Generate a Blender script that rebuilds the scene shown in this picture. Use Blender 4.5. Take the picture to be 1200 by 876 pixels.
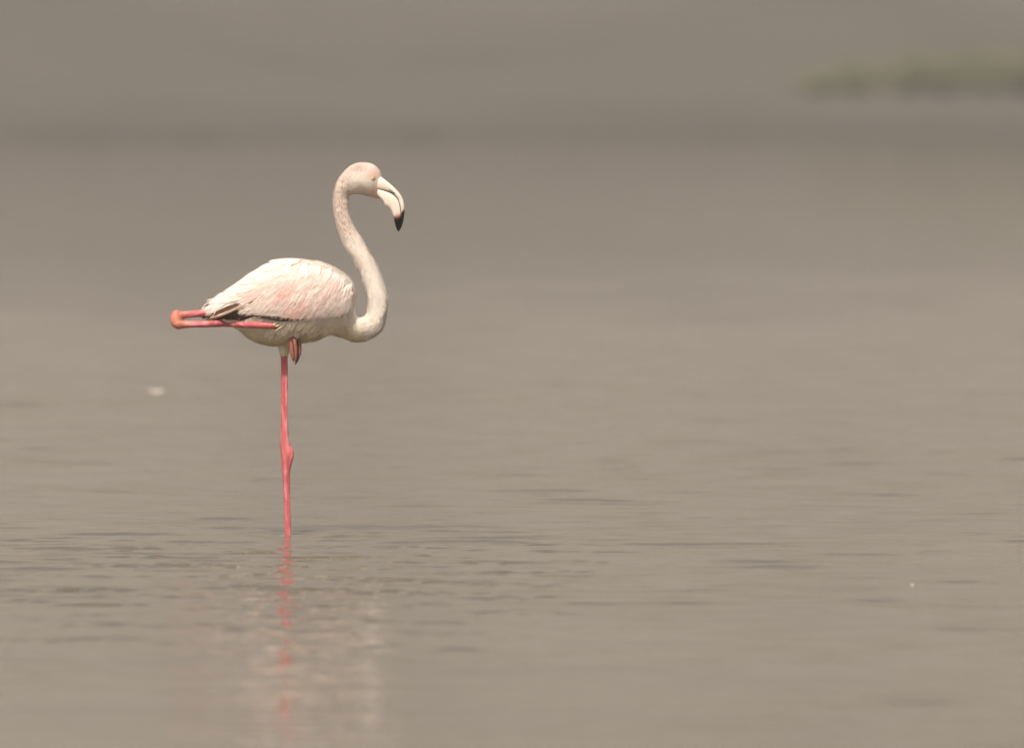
import bpy, math, random
import numpy as np
from mathutils import Vector, Matrix
from mathutils.bvhtree import BVHTree

random.seed(7)
rng = np.random.default_rng(11)
for o in list(bpy.data.objects):
    bpy.data.objects.remove(o)
scene = bpy.context.scene
COL = scene.collection
R = math.radians

# ------------------------------------------------------------------ camera
U = 0.0022                      # metres for one unit of the bird's side drawing
DIST = 30.0                     # lens to bird
CAM_H = 1.155
cam_d = bpy.data.cameras.new('camera')
cam = bpy.data.objects.new('camera', cam_d)
COL.objects.link(cam)
cam.location = ((600 - 337) * U, -DIST, CAM_H)
PITCH = math.atan((438 - 100) * U / DIST)
cam.rotation_euler = (math.pi / 2 - PITCH, 0, 0)
cam_d.sensor_width = 36.0
cam_d.lens = 36.0 * DIST / (1200 * U)
cam_d.clip_start = 0.5
cam_d.clip_end = 6000
cam_d.dof.use_dof = True
cam_d.dof.focus_distance = DIST
cam_d.dof.aperture_fstop = 5.6
scene.camera = cam

# ------------------------------------------------------------------ light
SUN_EL, SUN_AZ = R(56), R(20)    # azimuth measured from behind the camera towards the left
to_sun = Vector((-math.sin(SUN_AZ) * math.cos(SUN_EL), -math.cos(SUN_AZ) * math.cos(SUN_EL), math.sin(SUN_EL)))
world = bpy.data.worlds.new('World')
scene.world = world
world.use_nodes = True
wn = world.node_tree
wn.nodes.clear()
sky = wn.nodes.new('ShaderNodeTexSky')
sky.sky_type = 'NISHITA'
sky.sun_disc = False
sky.sun_elevation = SUN_EL
sky.sun_rotation = math.atan2(to_sun.x, to_sun.y)
sky.air_density = 0.7
sky.dust_density = 10.0
sky.ozone_density = 0.4
bg = wn.nodes.new('ShaderNodeBackground')
bg.inputs['Strength'].default_value = 0.115
wo = wn.nodes.new('ShaderNodeOutputWorld')
wn.links.new(sky.outputs[0], bg.inputs[0])
wn.links.new(bg.outputs[0], wo.inputs[0])
sun_d = bpy.data.lights.new('sun', 'SUN')
sun_d.energy = 5.0
sun_d.angle = R(0.9)
sun_d.color = (1.0, 0.91, 0.79)
sun = bpy.data.objects.new('sun', sun_d)
COL.objects.link(sun)
sun.rotation_euler = to_sun.to_track_quat('Z', 'Y').to_euler()
vs = scene.view_settings
vs.view_transform = 'Standard'
vs.look = 'None'
vs.exposure = 0.2
vs.gamma = 1.0
vs.use_curve_mapping = False
scene.render.engine = 'CYCLES'
scene.cycles.use_denoising = True
scene.cycles.max_bounces = 6
scene.cycles.diffuse_bounces = 3
scene.cycles.glossy_bounces = 3
scene.cycles.sample_clamp_indirect = 6

# ------------------------------------------------------------------ helpers
def tag(o, label=None, cat=None, group=None, kind=None):
    if label: o['label'] = label
    if cat: o['category'] = cat
    if group: o['group'] = group
    if kind: o['kind'] = kind
    return o

def mesh(name, verts, faces, mat=None, parent=None, smooth=True):
    me = bpy.data.meshes.new(name)
    me.from_pydata([tuple(v) for v in verts], [], [tuple(f) for f in faces])
    if smooth:
        me.polygons.foreach_set('use_smooth', [True] * len(me.polygons))
    me.update()
    o = bpy.data.objects.new(name, me)
    if mat: me.materials.append(mat)
    COL.objects.link(o)
    if parent: o.parent = parent
    return o

def mesh_np(name, v, f, mat=None, parent=None):
    """v (n,3) float, f (m,4) int: quick quad mesh"""
    me = bpy.data.meshes.new(name)
    me.vertices.add(len(v)); me.vertices.foreach_set('co', np.ascontiguousarray(v, dtype=np.float32).ravel())
    m, k = f.shape
    me.loops.add(m * k); me.loops.foreach_set('vertex_index', np.ascontiguousarray(f, dtype=np.int32).ravel())
    me.polygons.add(m)
    me.polygons.foreach_set('loop_start', np.arange(0, m * k, k, dtype=np.int32))
    me.polygons.foreach_set('use_smooth', np.ones(m, dtype=bool))
    me.update(calc_edges=True)
    o = bpy.data.objects.new(name, me)
    if mat: me.materials.append(mat)
    COL.objects.link(o)
    if parent: o.parent = parent
    return o

def set_color(o, cols, name='tint'):
    me = o.data
    a = me.attributes.new(name, 'FLOAT_COLOR', 'POINT')
    c = np.ones((len(me.vertices), 4), dtype=np.float32)
    c[:, :3] = cols
    a.data.foreach_set('color', c.ravel())

def new_mat(name):
    m = bpy.data.materials.new(name)
    m.use_nodes = True
    nt = m.node_tree
    nt.nodes.clear()
    out = nt.nodes.new('ShaderNodeOutputMaterial')
    p = nt.nodes.new('ShaderNodeBsdfPrincipled')
    nt.links.new(p.outputs[0], out.inputs[0])
    return m, nt, p

def node(nt, kind, **kw):
    n = nt.nodes.new(kind)
    for k, v in kw.items():
        setattr(n, k, v)
    return n

def noise(nt, vec, scale, detail=4, rough=0.55):
    n = node(nt, 'ShaderNodeTexNoise')
    n.inputs['Scale'].default_value = scale
    n.inputs['Detail'].default_value = detail
    n.inputs['Roughness'].default_value = rough
    nt.links.new(vec, n.inputs['Vector'])
    return n.outputs['Fac']

def maprange(nt, val, a, b, c, d):
    n = node(nt, 'ShaderNodeMapRange')
    nt.links.new(val, n.inputs['Value'])
    for k, v in zip(('From Min', 'From Max', 'To Min', 'To Max'), (a, b, c, d)):
        n.inputs[k].default_value = v
    return n.outputs['Result']

def mix(nt, fac, a, b, mode='MIX'):
    n = node(nt, 'ShaderNodeMix', data_type='RGBA', blend_type=mode)
    if hasattr(fac, 'links'): nt.links.new(fac, n.inputs[0])
    else: n.inputs[0].default_value = fac
    for i, x in ((6, a), (7, b)):
        if hasattr(x, 'links'): nt.links.new(x, n.inputs[i])
        else: n.inputs[i].default_value = (*x, 1)
    return n.outputs[2]

def bump(nt, h, strength, dist, p, base=None):
    b = node(nt, 'ShaderNodeBump')
    b.inputs['Strength'].default_value = strength
    b.inputs['Distance'].default_value = dist
    nt.links.new(h, b.inputs['Height'])
    if base is not None: nt.links.new(base, b.inputs['Normal'])
    if p is not None: nt.links.new(b.outputs[0], p.inputs['Normal'])
    return b.outputs[0]

def smooth01(a, b, x):
    t = np.clip((np.asarray(x, dtype=float) - a) / (b - a), 0, 1)
    return t * t * (3 - 2 * t)

def waves(x, y, n, lmin, lmax, amp_slope, seed, main=None, spread=math.pi):
    """sum of random sines; returns height with about amp_slope r.m.s. slope"""
    g = np.random.default_rng(seed)
    z = np.zeros_like(x)
    for i in range(n):
        lam = lmin * (lmax / lmin) ** ((i + g.random()) / n)
        th = g.uniform(-spread, spread) + (main or 0)
        k = 2 * math.pi / lam
        z += np.sin(k * (x * math.cos(th) + y * math.sin(th)) + g.uniform(0, 6.283)) / k
    return z * amp_slope * math.sqrt(2.0 / n)

# ------------------------------------------------------------------ materials of the setting
def mat_water():
    m, nt, p = new_mat('silty_water')
    tc = node(nt, 'ShaderNodeTexCoord')
    v = tc.outputs['Object']
    silt = maprange(nt, noise(nt, v, 0.35, 3), 0.3, 0.7, 0, 1)
    c = mix(nt, silt, (0.104, 0.088, 0.058), (0.126, 0.107, 0.074))
    nt.links.new(c, p.inputs['Base Color'])
    p.inputs['Roughness'].default_value = 0.05
    p.inputs['IOR'].default_value = 1.33
    fine = noise(nt, v, 16.0, 2, 0.5)
    patch = maprange(nt, noise(nt, v, 0.22, 2), 0.38, 0.68, 0.25, 1.0)
    mul = node(nt, 'ShaderNodeMath', operation='MULTIPLY')
    nt.links.new(fine, mul.inputs[0]); nt.links.new(patch, mul.inputs[1])
    b1 = bump(nt, mul.outputs[0], 1.0, 0.0022, None)
    bump(nt, noise(nt, v, 2.6, 2, 0.5), 1.0, 0.006, p, b1)
    return m

def mat_ground():
    m, nt, p = new_mat('dry_earth')
    tc = node(nt, 'ShaderNodeTexCoord')
    v = tc.outputs['Object']
    n1 = noise(nt, v, 0.012, 6, 0.6)
    n2 = noise(nt, v, 0.12, 5, 0.6)
    n3 = noise(nt, v, 1.3, 4, 0.6)
    base = mix(nt, maprange(nt, n1, 0.35, 0.65, 0, 1), (0.190, 0.178, 0.163), (0.222, 0.208, 0.191))
    base = mix(nt, maprange(nt, n2, 0.45, 0.75, 0, 0.5), base, (0.162, 0.142, 0.112))
    base = mix(nt, maprange(nt, n3, 0.5, 0.8, 0, 0.5), base, (0.165, 0.142, 0.108))
    flat = node(nt, 'ShaderNodeAttribute', attribute_name='flat')
    base = mix(nt, flat.outputs['Fac'], base, mix(nt, maprange(nt, n2, 0.35, 0.65, 0, 1), (0.085, 0.075, 0.063), (0.108, 0.096, 0.081)))
    at = node(nt, 'ShaderNodeAttribute', attribute_name='wet')
    col = mix(nt, at.outputs['Fac'], base, (0.076, 0.066, 0.054))
    nt.links.new(col, p.inputs['Base Color'])
    p.inputs['Roughness'].default_value = 0.95
    p.inputs['Specular IOR Level'].default_value = 0.15
    bump(nt, n3, 0.6, 0.15, p)
    return m

WATER, GROUND = mat_water(), mat_ground()
BED = -0.22                      # lake bed under the bird

# ------------------------------------------------------------------ ground: bed, far bank, added hills
def nonuniform(a, fine_a, fine_b, b, step, grow):
    xs = list(np.arange(fine_a, fine_b + 1e-6, step))
    s, x = step, xs[-1]
    while x < b:
        s *= grow; x += s; xs.append(x)
    s, x = step, xs[0]
    lo = []
    while x > a:
        s *= grow; x -= s; lo.append(x)
    return np.array(lo[::-1] + xs)

def grid_faces(nx, ny):
    i = np.arange(nx * ny).reshape(ny, nx)
    return np.stack([i[:-1, :-1].ravel(), i[:-1, 1:].ravel(), i[1:, 1:].ravel(), i[1:, :-1].ravel()], axis=1)

def ground_height(x, y):
    d = y + DIST
    wob = 1.6 * np.sin(x * 0.16 + 0.7) + 1.1 * np.sin(x * 0.41 + 2.0) + 4 * np.sin(x * 0.021)
    s = d - 243 - wob                                        # distance behind the far water line
    z = np.full_like(x, BED)
    z = z + (0.22) * smooth01(-35, 0, s)
    z = z + 0.85 * smooth01(-1, 17, s) + 0.010 * np.clip(s - 17, 0, 60)
    added_hill = 105 * smooth01(28, 270, s) * (0.85 + 0.12 * np.sin(x * 0.0061 + 1.0) + 0.08 * np.sin(x * 0.017 + y * 0.006))  # added hillside, raised so the water mirrors it instead of blue sky
    added_hill += smooth01(50, 160, s) * waves(x, y, 24, 18, 180, 0.07, 5)
    z = z + np.where(s > 0, added_hill, 0)
    z = z + smooth01(0, 8, s) * waves(x, y, 20, 1.2, 7, 0.02, 9)
    near = smooth01(0, 6, -(y + 28.5))                        # the near bank the photographer kneels on
    z = z + 0.42 * near
    return z, s

gx = nonuniform(-1500, -40, 40, 1500, 1.0, 1.16)
gy = np.concatenate([nonuniform(-900, -40, -20, -20, 1.0, 1.25), np.arange(-12, 190, 12.0),
                     np.arange(192, 262, 0.6), nonuniform(262, 262.4, 300, 1700, 1.5, 1.09)])
gy = np.unique(np.round(gy, 3))
X, Y = np.meshgrid(gx, gy)
Z, S = ground_height(X, Y)
ground = mesh_np('ground', np.stack([X.ravel(), Y.ravel(), Z.ravel()], 1), grid_faces(len(gx), len(gy)), GROUND)
wet = (1 - smooth01(0.05, 0.75, Z.ravel() + 0.18 * waves(X, Y, 16, 1.5, 9, 0.5, 21).ravel())) * 0.9
wa = ground.data.attributes.new('wet', 'FLOAT', 'POINT')
wa.data.foreach_set('value', wet.astype(np.float32))
falloff = 1 - smooth01(4.9, 7.4, Z.ravel() + 2.0 * waves(X, Y, 12, 12, 60, 0.1, 25).ravel())  # low ground darkened to stand in for lens falloff at the frame top
fa = ground.data.attributes.new('flat', 'FLOAT', 'POINT')
fa.data.foreach_set('value', falloff.astype(np.float32))
tag(ground, 'pale dry earth bank and added hillside beyond the water', None, kind='structure')

# ------------------------------------------------------------------ water: one sheet, real ripples where the lens resolves them
wx = nonuniform(-900, -4.2, 6.4, 900, 0.036, 1.14)
wx = np.unique(np.round(np.concatenate([wx[(wx < -0.95) | (wx > 1.05)], np.arange(-0.95, 1.051, 0.014)]), 4))
wy = np.concatenate([nonuniform(-29.9, -13.0, -9.52, -9.52, 0.03, 1.12), np.arange(-9.5, 0.6, 0.0125), np.arange(0.62, 9.0, 0.03), 9 + np.cumsum(0.03 * 1.0024 ** np.arange(1, 640))])
wy = np.concatenate([wy, nonuniform(wy[-1] + 0.2, wy[-1] + 0.25, wy[-1] + 0.5, 222, 0.15, 1.05)[1:]])
wy = np.unique(np.round(wy, 4)); wy = wy[(wy > -40) & (wy < 226)]
X, Y = np.meshgrid(wx, wy)
fade = smooth01(-40, -4.5, X) * (1 - smooth01(6.5, 40, X)) * (1 - smooth01(22, 60, Y)) * smooth01(-26, -14, Y)
inner = smooth01(-5.0, -4.2, X) * (1 - smooth01(6.4, 7.0, X)) * smooth01(-20, -13, Y) * (1 - smooth01(16, 34, Y))
patch = 0.72 + 0.42 * smooth01(-0.6, 1.0, waves(X, Y, 10, 2.5, 9, 0.55, 33) * 1.2)
calm = 1 - 0.35 * smooth01(-1.3, -0.7, X) * (1 - smooth01(0.9, 1.6, X)) * smooth01(-12, -9, Y) * (1 - smooth01(-5.2, -3.6, Y))
H = calm * patch * inner * waves(X, Y, 110, 0.11, 0.36, 0.046, 3, main=math.pi / 2, spread=0.5)
H += fade * waves(X, Y, 26, 0.6, 2.4, 0.012, 4, main=math.pi / 2, spread=0.9)
# the ruffled patch where the bird has just moved
near = smooth01(-0.95, -0.35, X) * (1 - smooth01(0.35, 1.05, X)) * smooth01(-8.5, -3.5, Y) * (1 - smooth01(-0.8, -0.1, Y))
near *= 0.22 + 1.1 * smooth01(0.25, 1.0, waves(X, Y, 40, 0.12, 0.6, 14.0, 44, main=math.pi / 2, spread=1.0))
H += near * waves(X, Y, 64, 0.045, 0.11, 0.14, 47, main=math.pi / 2, spread=1.0)
rr = np.hypot(X - 0.0005, Y)
H += 0.0016 * np.exp(-rr / 0.22) * np.cos(rr * 2 * math.pi / 0.085) * smooth01(0.0, 0.03, rr) * smooth01(-0.95, -0.7, X) * (1 - smooth01(0.7, 1.05, X))
water = mesh_np('water', np.stack([X.ravel(), Y.ravel(), H.ravel()], 1), grid_faces(len(wx), len(wy)), WATER)
tag(water, 'calm silty grey brown lake water with fine ripples', None, kind='structure')

# ------------------------------------------------------------------ flamingo
def W(px, py, dep=0.0):
    return np.array([(px - 337) * U, dep * U, (625 - py) * U])

bird = bpy.data.objects.new('flamingo', None)
COL.objects.link(bird)
bird.location = (0, 0, BED)
bird.empty_display_size = 0.2
tag(bird, 'pale pink flamingo standing on one leg in shallow water', 'flamingo')
def part(o, parent=None):
    o.parent = parent or bird
    if parent is None: o.location = (0, 0, -BED)
    return o

# --- loft: stations (outer/top point, inner/bottom point, half width), in drawing units
BODY = [
 ((236.5,364),(239,369.5),3), ((240,360),(243,372),8), ((246,354.5),(248,374),13), ((262,343.6),(262,379),20), ((280,331.5),(278,385.5),27.5), ((300,317.5),(297,399),36),
 ((320,307),(316,404.5),42), ((340,304),(335,405),45), ((360,304.5),(354,402),46), ((380,308.5),(373,398),43.5), ((396,315.5),(384,394),39),
 ((408.5,325.5),(390,393),34.5), ((415.5,336),(395,394),31), ((417.5,346),(400,395.5),27.5), ((416.5,357),(405,397),23.5),
 ((416.5,367),(411,399),18.5), ((420.5,371.5),(418.5,400.5),15.5), ((425.5,371),(428,399),13.8), ((430,367),(439,394),12.8), ((431.5,358),(449,384),12.4),
 ((430.3,347),(453,366),12), ((428,337),(453.3,350),11.6), ((425.2,328),(450,335),11.2), ((420,315),(445.5,320),11), ((413,303.5),(439,305),10.8),
 ((406,292.5),(431.5,293),10.4), ((400,280),(424.5,280.5),10), ((395.5,267),(415.5,266),9.6), ((392,251),(410,253),9.1), ((390.3,237),(408,240),8.9),
 ((391.6,222),(409.5,229.5),9.6), ((397,208.5),(412.5,227.5),11), ((406.5,197.5),(417.5,227.3),13), ((417.5,191.2),(424.5,228),14.3),
 ((429,190.4),(430,229.6),13.8), ((438,193),(436,231),12.3), ((444.5,199),(440.5,231.8),9.4), ((447.2,204.5),(444,231.8),6.4), ((447.8,208.5),(446.5,230.5),3.4)]

def catmull(P, n):
    P = np.asarray(P, dtype=float)
    Q = np.vstack([2 * P[0] - P[1], P, 2 * P[-1] - P[-2]])
    out = []
    for i in range(1, len(Q) - 2):
        p0, p1, p2, p3 = Q[i - 1], Q[i], Q[i + 1], Q[i + 2]
        for t in np.arange(n) / n:
            out.append(0.5 * ((2 * p1) + (p2 - p0) * t + (2 * p0 - 5 * p1 + 4 * p2 - p3) * t * t + (3 * p1 - p0 - 3 * p2 + p3) * t ** 3))
    out.append(P[-1])
    return np.array(out)

def loft(stations, sub=5, seg=28, dep=None, power=2.0):
    """rings of an ellipse through the two outline points, half width in depth. Returns V (ring,seg,3) and faces with caps."""
    P = [(*a, *b, w, (dep[i] if dep else 0.0)) for i, (a, b, w) in enumerate(stations)]
    C = catmull(P, sub)
    ang = np.arange(seg) / seg * 2 * math.pi
    ca, sa = np.cos(ang), np.sin(ang)
    if power != 2.0:
        ca = np.sign(ca) * np.abs(ca) ** (2 / power); sa = np.sign(sa) * np.abs(sa) ** (2 / power)
    V = np.zeros((len(C), seg, 3))
    for i, c in enumerate(C):
        a, b, w, dp = c[:2], c[2:4], max(c[4], 0.15), c[5]
        m, h = (a + b) / 2, (a - b) / 2
        V[i, :, 0] = (m[0] + h[0] * ca - 337) * U
        V[i, :, 1] = (dp - w * sa) * U
        V[i, :, 2] = (625 - (m[1] + h[1] * ca)) * U
    return V

def ring_mesh(V):
    n, s, _ = V.shape
    verts = V.reshape(-1, 3)
    f = []
    for i in range(n - 1):
        for j in range(s):
            k = (j + 1) % s
            f.append((i * s + j, i * s + k, (i + 1) * s + k, (i + 1) * s + j))
    f.append(tuple(range(s))[::-1])
    f.append(tuple((n - 1) * s + j for j in range(s)))
    return verts, f

def tube(path, seg=14, sub=4, flat=None):
    """path: (px,py,dep,rx[,ry]) tapered tube, rx in the picture plane, ry in depth"""
    P = [(*p, p[3]) if len(p) == 4 else p for p in path]
    C = catmull(P, sub)
    pts = np.array([W(*c[:3]) for c in C])
    T = np.gradient(pts, axis=0)
    T /= np.linalg.norm(T, axis=1)[:, None]
    ang = np.arange(seg) / seg * 2 * math.pi
    V = np.zeros((len(C), seg, 3))
    for i in range(len(C)):
        d = np.array([0, 1.0, 0]); n = np.cross(T[i], d)
        if np.linalg.norm(n) < 1e-3: n = np.array([1.0, 0, 0])
        n /= np.linalg.norm(n); d = np.cross(n, T[i])
        V[i] = pts[i] + np.outer(np.cos(ang), n) * C[i][3] * U + np.outer(np.sin(ang), d) * C[i][4] * U
    return V

torso = loft(BODY, 5, 30)
tv, tf = ring_mesh(torso)
guide = BVHTree.FromPolygons([Vector(v) for v in tv], tf)

def depth_at(px, py):
    x, _, z = W(px, py)
    h = guide.ray_cast(Vector((x, -1, z)), Vector((0, 1, 0)))
    return h[0].y / U if h[0] is not None else -20.0

stand_leg = [(333.5,392,0,8.5), (333,402,0,7), (332.8,410,0,5.0), (332.8,416,0,4.0), (332.6,430,0,3.5), (332.5,460,0,3.4), (332.6,490,0,3.4), (333,506,0,4.1), (333.6,517,0,5.3), (335,526,0,6.7,6.4), (336.2,532,0,7.1,6.8),
             (336,538,0,6.7,6.2), (335.6,545,0,5.8,5.4), (335.3,553,0,4.9), (335.2,565,0,3.9), (335.7,585,0,3.5), (336.2,605,0,3.3), (336.8,625,0,3.3), (338,660,0,3.6), (339,700,0,3.8), (339.5,720,0,4.6), (340,724,0,3.2)]
thigh = [(322,372,4,17,15), (328,385,2,15,14), (332,396,0,11,11), (333,405,0,6.8,6.8), (333,412,0,5.8), (333,416,0,5.0)]
heel_knob = [(337,521,-1,2.5), (340.6,528,-2,3.5), (340.9,535,-2,3.4), (338.5,545,-2,2.6), (337.5,556,-0.5,2.2)]
tuck_tibia = [(300,356,-6,5), (270,361,-6,4.8), (250,365,-6.5,4.4), (238,366.6,-8,4.2), (225,367.8,-11,4.2), (218,368.4,-13.5,4.4), (213,369.2,-15,5.4), (208,371.5,-16,6.6)]
hock = [(211,364.8,-15.5,2.6,2.6), (208.2,367.2,-16,5.8,5.5), (207,371,-16.5,7.0,6.4), (207.6,376,-17,7.6,6.8), (209.4,381,-18,6.0,5.6), (210.4,385.3,-18.5,2.0,2.4)]
tuck_tarsus = [(205.5,376,-17,5.6), (209,378.6,-18.5,6.4), (213,379.4,-19.5,5.4), (218,379.6,-20.2,4.4), (226,379.4,-21,4.0), (245,379.2,-22.5,3.9)] + [(x, y, depth_at(x, y) - off, 3.8) for x, y, off in ((265,379,2.0), (280,379.5,2.0), (295,380,1.8), (308,380.3,1.4), (318,380.7,0.6), (326,381.2,-2.5), (333,383,-6.5), (339,389,-8.5), (342.5,396,-7.5))]
TD = depth_at(345, 396)
tucked_toes = [
 [(340,388,TD+5,3.2), (341.2,399,TD-1,3.2), (342.2,410,TD-2,3.1), (343.5,418,TD-2,2.3), (344.6,423,TD-1.5,0.9)],
 [(343,388,TD+3,3.2), (345.5,399,TD-4,3.3), (347,411,TD-5,3.1), (347.4,420,TD-4.5,2.2), (346.6,427,TD-4,0.8)],
 [(346,388,TD+7,3.0), (350,399,TD+2,3.1), (351.6,408,TD+1.5,2.9), (350.5,417,TD+0.5,2.2), (347.8,425,TD-1,0.8)]]
foot = [[(340,722,0,3.6), (352,725,-6,2.4), (370,724,-16,1.8), (384,724.3,-24,0.8)], [(340,722,0,3.6), (355,725,0,2.5), (376,724,1,1.9), (392,724.3,2,0.8)],
        [(340,722,0,3.6), (351,725,7,2.4), (367,724,17,1.8), (380,724.3,26,0.8)], [(340,721,0,3.0), (331,723.5,1,1.8), (325,724.5,2,0.8)]]
tendons = [[(335.6,415,-1.6,1.5), (335.8,450,-1.8,1.6), (335.8,490,-1.8,1.6), (336.6,512,-2,1.9), (338,522,-2,2.2)], [(338,548,-1.8,2.0), (338.2,565,-1.6,1.6), (338.6,590,-1.5,1.5), (339.4,625,-1.4,1.5), (340.5,690,-1,1.5)]]
leg_parts = [tube(t, 10) for t in tendons] + [tube(stand_leg, 16), tube(heel_knob, 10), tube(tuck_tibia, 14), tube(hock, 16), tube(tuck_tarsus, 14)]
toe_parts = [tube([(*q[:3], q[3] * 0.84) for q in t], 10) for t in tucked_toes]
foot_parts = [tube(t, 10) for t in foot]
web = [np.array([W(344, 724.6, -1), W(368, 724.8, -15), W(376, 724.6, 0), W(366, 724.8, 16)])]
groups = [(torso, 0), (tube(thigh, 18), 0)] + [(l, 1) for l in leg_parts] + [(t, 2) for t in toe_parts] + [(f, 1) for f in foot_parts]
av, af, akind = [], [], []
for V, k in groups:
    v, f = ring_mesh(V)
    o = len(av)
    av += [tuple(x) for x in v]; akind += [k] * len(v)
    af += [tuple(i + o for i in q) for q in f]
tmp = mesh('raw_body', av, af)
mo = tmp.modifiers.new('remesh', 'REMESH'); mo.mode = 'VOXEL'; mo.voxel_size = 0.0016; mo.use_smooth_shade = True
ms = tmp.modifiers.new('smooth', 'SMOOTH'); ms.factor = 0.5; ms.iterations = 4
dg = bpy.context.evaluated_depsgraph_get(); dg.update()
body_me = bpy.data.meshes.new_from_object(tmp.evaluated_get(dg))
bpy.data.objects.remove(tmp)
body_me.name = 'body'
body = bpy.data.objects.new('body', body_me); COL.objects.link(body); part(body)
nv = len(body_me.vertices)
co = np.zeros(nv * 3, dtype=np.float32); body_me.vertices.foreach_get('co', co); co = co.reshape(-1, 3)
body_me.polygons.foreach_set('use_smooth', [True] * len(body_me.polygons))

# pigment of the body with some light and shade painted in, per vertex: which source tube is nearest
trees = []
for grp in ([groups[0][0], groups[1][0]], [v for v, k in groups if k == 1], [v for v, k in groups if k == 2]):
    vv, ff = [], []
    for V in grp:
        v, f = ring_mesh(V); o = len(vv)
        vv += [Vector(x) for x in v]; ff += [tuple(i + o for i in q) for q in f]
    trees.append(BVHTree.FromPolygons(vv, ff))
PX = co[:, 0] / U + 337; PY = 625 - co[:, 2] / U; DEP = co[:, 1] / U
isleg = np.zeros(nv); istoe = np.zeros(nv)
cand = np.where((PY > 355) & (PX < 362))[0]
for i in cand:
    p = Vector(co[i])
    d = [t.find_nearest(p)[3] for t in trees]
    if d[2] < 0.0012: istoe[i] = 1
    elif d[1] < 0.0012 and not (d[0] < 0.0011): isleg[i] = 1
isleg[(PY > 417)] = np.where(istoe[PY > 417] > 0, 0, 1)
isleg[(PY < 417) & (np.abs(PX - 333) < 12) & (np.abs(DEP) < 12)] = 0

def blob(px, py, cx, cy, rx, ry):
    return np.exp(-(((px - cx) / rx) ** 2 + ((py - cy) / ry) ** 2))

WHITE = np.array((0.84, 0.765, 0.69)); BOUNCE_CREAM = np.array((0.82, 0.715, 0.52)); BLUSH = np.array((0.80, 0.655, 0.57))
def plumage_colour(px, py, dep):
    px, py = np.asarray(px, float), np.asarray(py, float)
    c = np.tile(WHITE, (px.size, 1))
    def lay(c, col, f):
        f = np.clip(np.asarray(f), 0, 1)[:, None]
        return c * (1 - f) + np.array(col) * f
    neck = (px > 386) & (py < 300)
    c = lay(c, BOUNCE_CREAM, smooth01(372, 400, py) * (px < 430) * 0.9)  # warm light bounced off the water, painted into the belly colour
    c = lay(c, BLUSH, smooth01(330, 250, py) * (px > 385) * 0.3)
    c = lay(c, (0.66, 0.52, 0.44), smooth01(285, 262, py) * (px < 412) * (px > 385) * smooth01(198, 212, py) * 0.55)
    c = lay(c, (0.46, 0.34, 0.29), blob(px, py, 422, 196, 9, 4.5) * 0.75 * (px > 385))
    c = lay(c, (0.60, 0.48, 0.42), blob(px, py, 409, 203, 8, 7) * 0.5 * (px > 385))
    c = lay(c, (0.80, 0.50, 0.40), blob(px, py, 439, 203.5, 8, 5) * 0.7)
    c = lay(c, (0.80, 0.55, 0.45), blob(px, py, 440, 225, 9, 5) * 0.4)
    c = lay(c, (0.86, 0.77, 0.67), blob(px, py, 420, 211, 7, 6) * 0.7)
    return c

cols = plumage_colour(PX, PY, DEP)
PINK = np.array((0.55, 0.135, 0.155)); 
lc = np.tile(PINK, (nv, 1))
tk = (PX < 330) & (PY < 395)
mot = waves(np.where(tk, PX * 0.22, PX), np.where(tk, PY + DEP, PY * 0.3 + DEP), 24, 2.0, 9.0, 1.6, 61)
m1 = (smooth01(0.1, 1.3, mot) * 0.6)[:, None]; m2 = (smooth01(0.3, 1.4, -mot) * 0.35)[:, None]
lc = lc * (1 - m1) + np.array((0.47, 0.085, 0.095)) * m1
lc = lc * (1 - m2) + np.array((0.84, 0.42, 0.40)) * m2
jf = blob(PX, PY, 207, 375, 12, 14)[:, None]
lc = lc * (1 - jf * 0.8) + np.array((0.60, 0.24, 0.15)) * jf * 0.8
jd = (blob(PX, PY, 213, 374, 4, 7) * 0.7)[:, None]
lc = lc * (1 - jd) + np.array((0.26, 0.13, 0.055)) * jd
tarsus_shade = (0.55 * smooth01(285, 325, PX) * (PY < 392))[:, None]  # body shadow on the end of the tucked tarsus, painted as deeper red
lc = lc * (1 - tarsus_shade) + np.array((0.42, 0.07, 0.065)) * tarsus_shade
kf = blob(PX, PY, 337, 533, 9, 12)[:, None]
lc = lc * (1 - kf * 0.45) + np.array((0.60, 0.15, 0.13)) * kf * 0.45
tc_ = np.tile(np.array((0.31, 0.11, 0.078)), (nv, 1))
g1 = np.interp(PY, [392, 410, 425], [343.4, 344.8, 346.0]); g2 = np.interp(PY, [392, 410, 425], [347.6, 349.4, 347.8])
dk = np.clip(smooth01(416, 428, PY) * 0.6 + 0.85 * np.exp(-((PX - g1) / 0.9) ** 2) + 0.85 * np.exp(-((PX - g2) / 1.1) ** 2) + 0.45 * (PX > g2), 0, 0.9)[:, None]  # shade in the gaps between toes painted in; tips and last toe browner
tc_ = tc_ * (1 - dk) + np.array((0.10, 0.045, 0.035)) * dk
cols = np.where(istoe[:, None] > 0, tc_, np.where(isleg[:, None] > 0, lc, cols))
set_color(body, cols)
la = body_me.attributes.new('bare', 'FLOAT', 'POINT')
la.data.foreach_set('value', np.clip(isleg + istoe, 0, 1).astype(np.float32))

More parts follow.
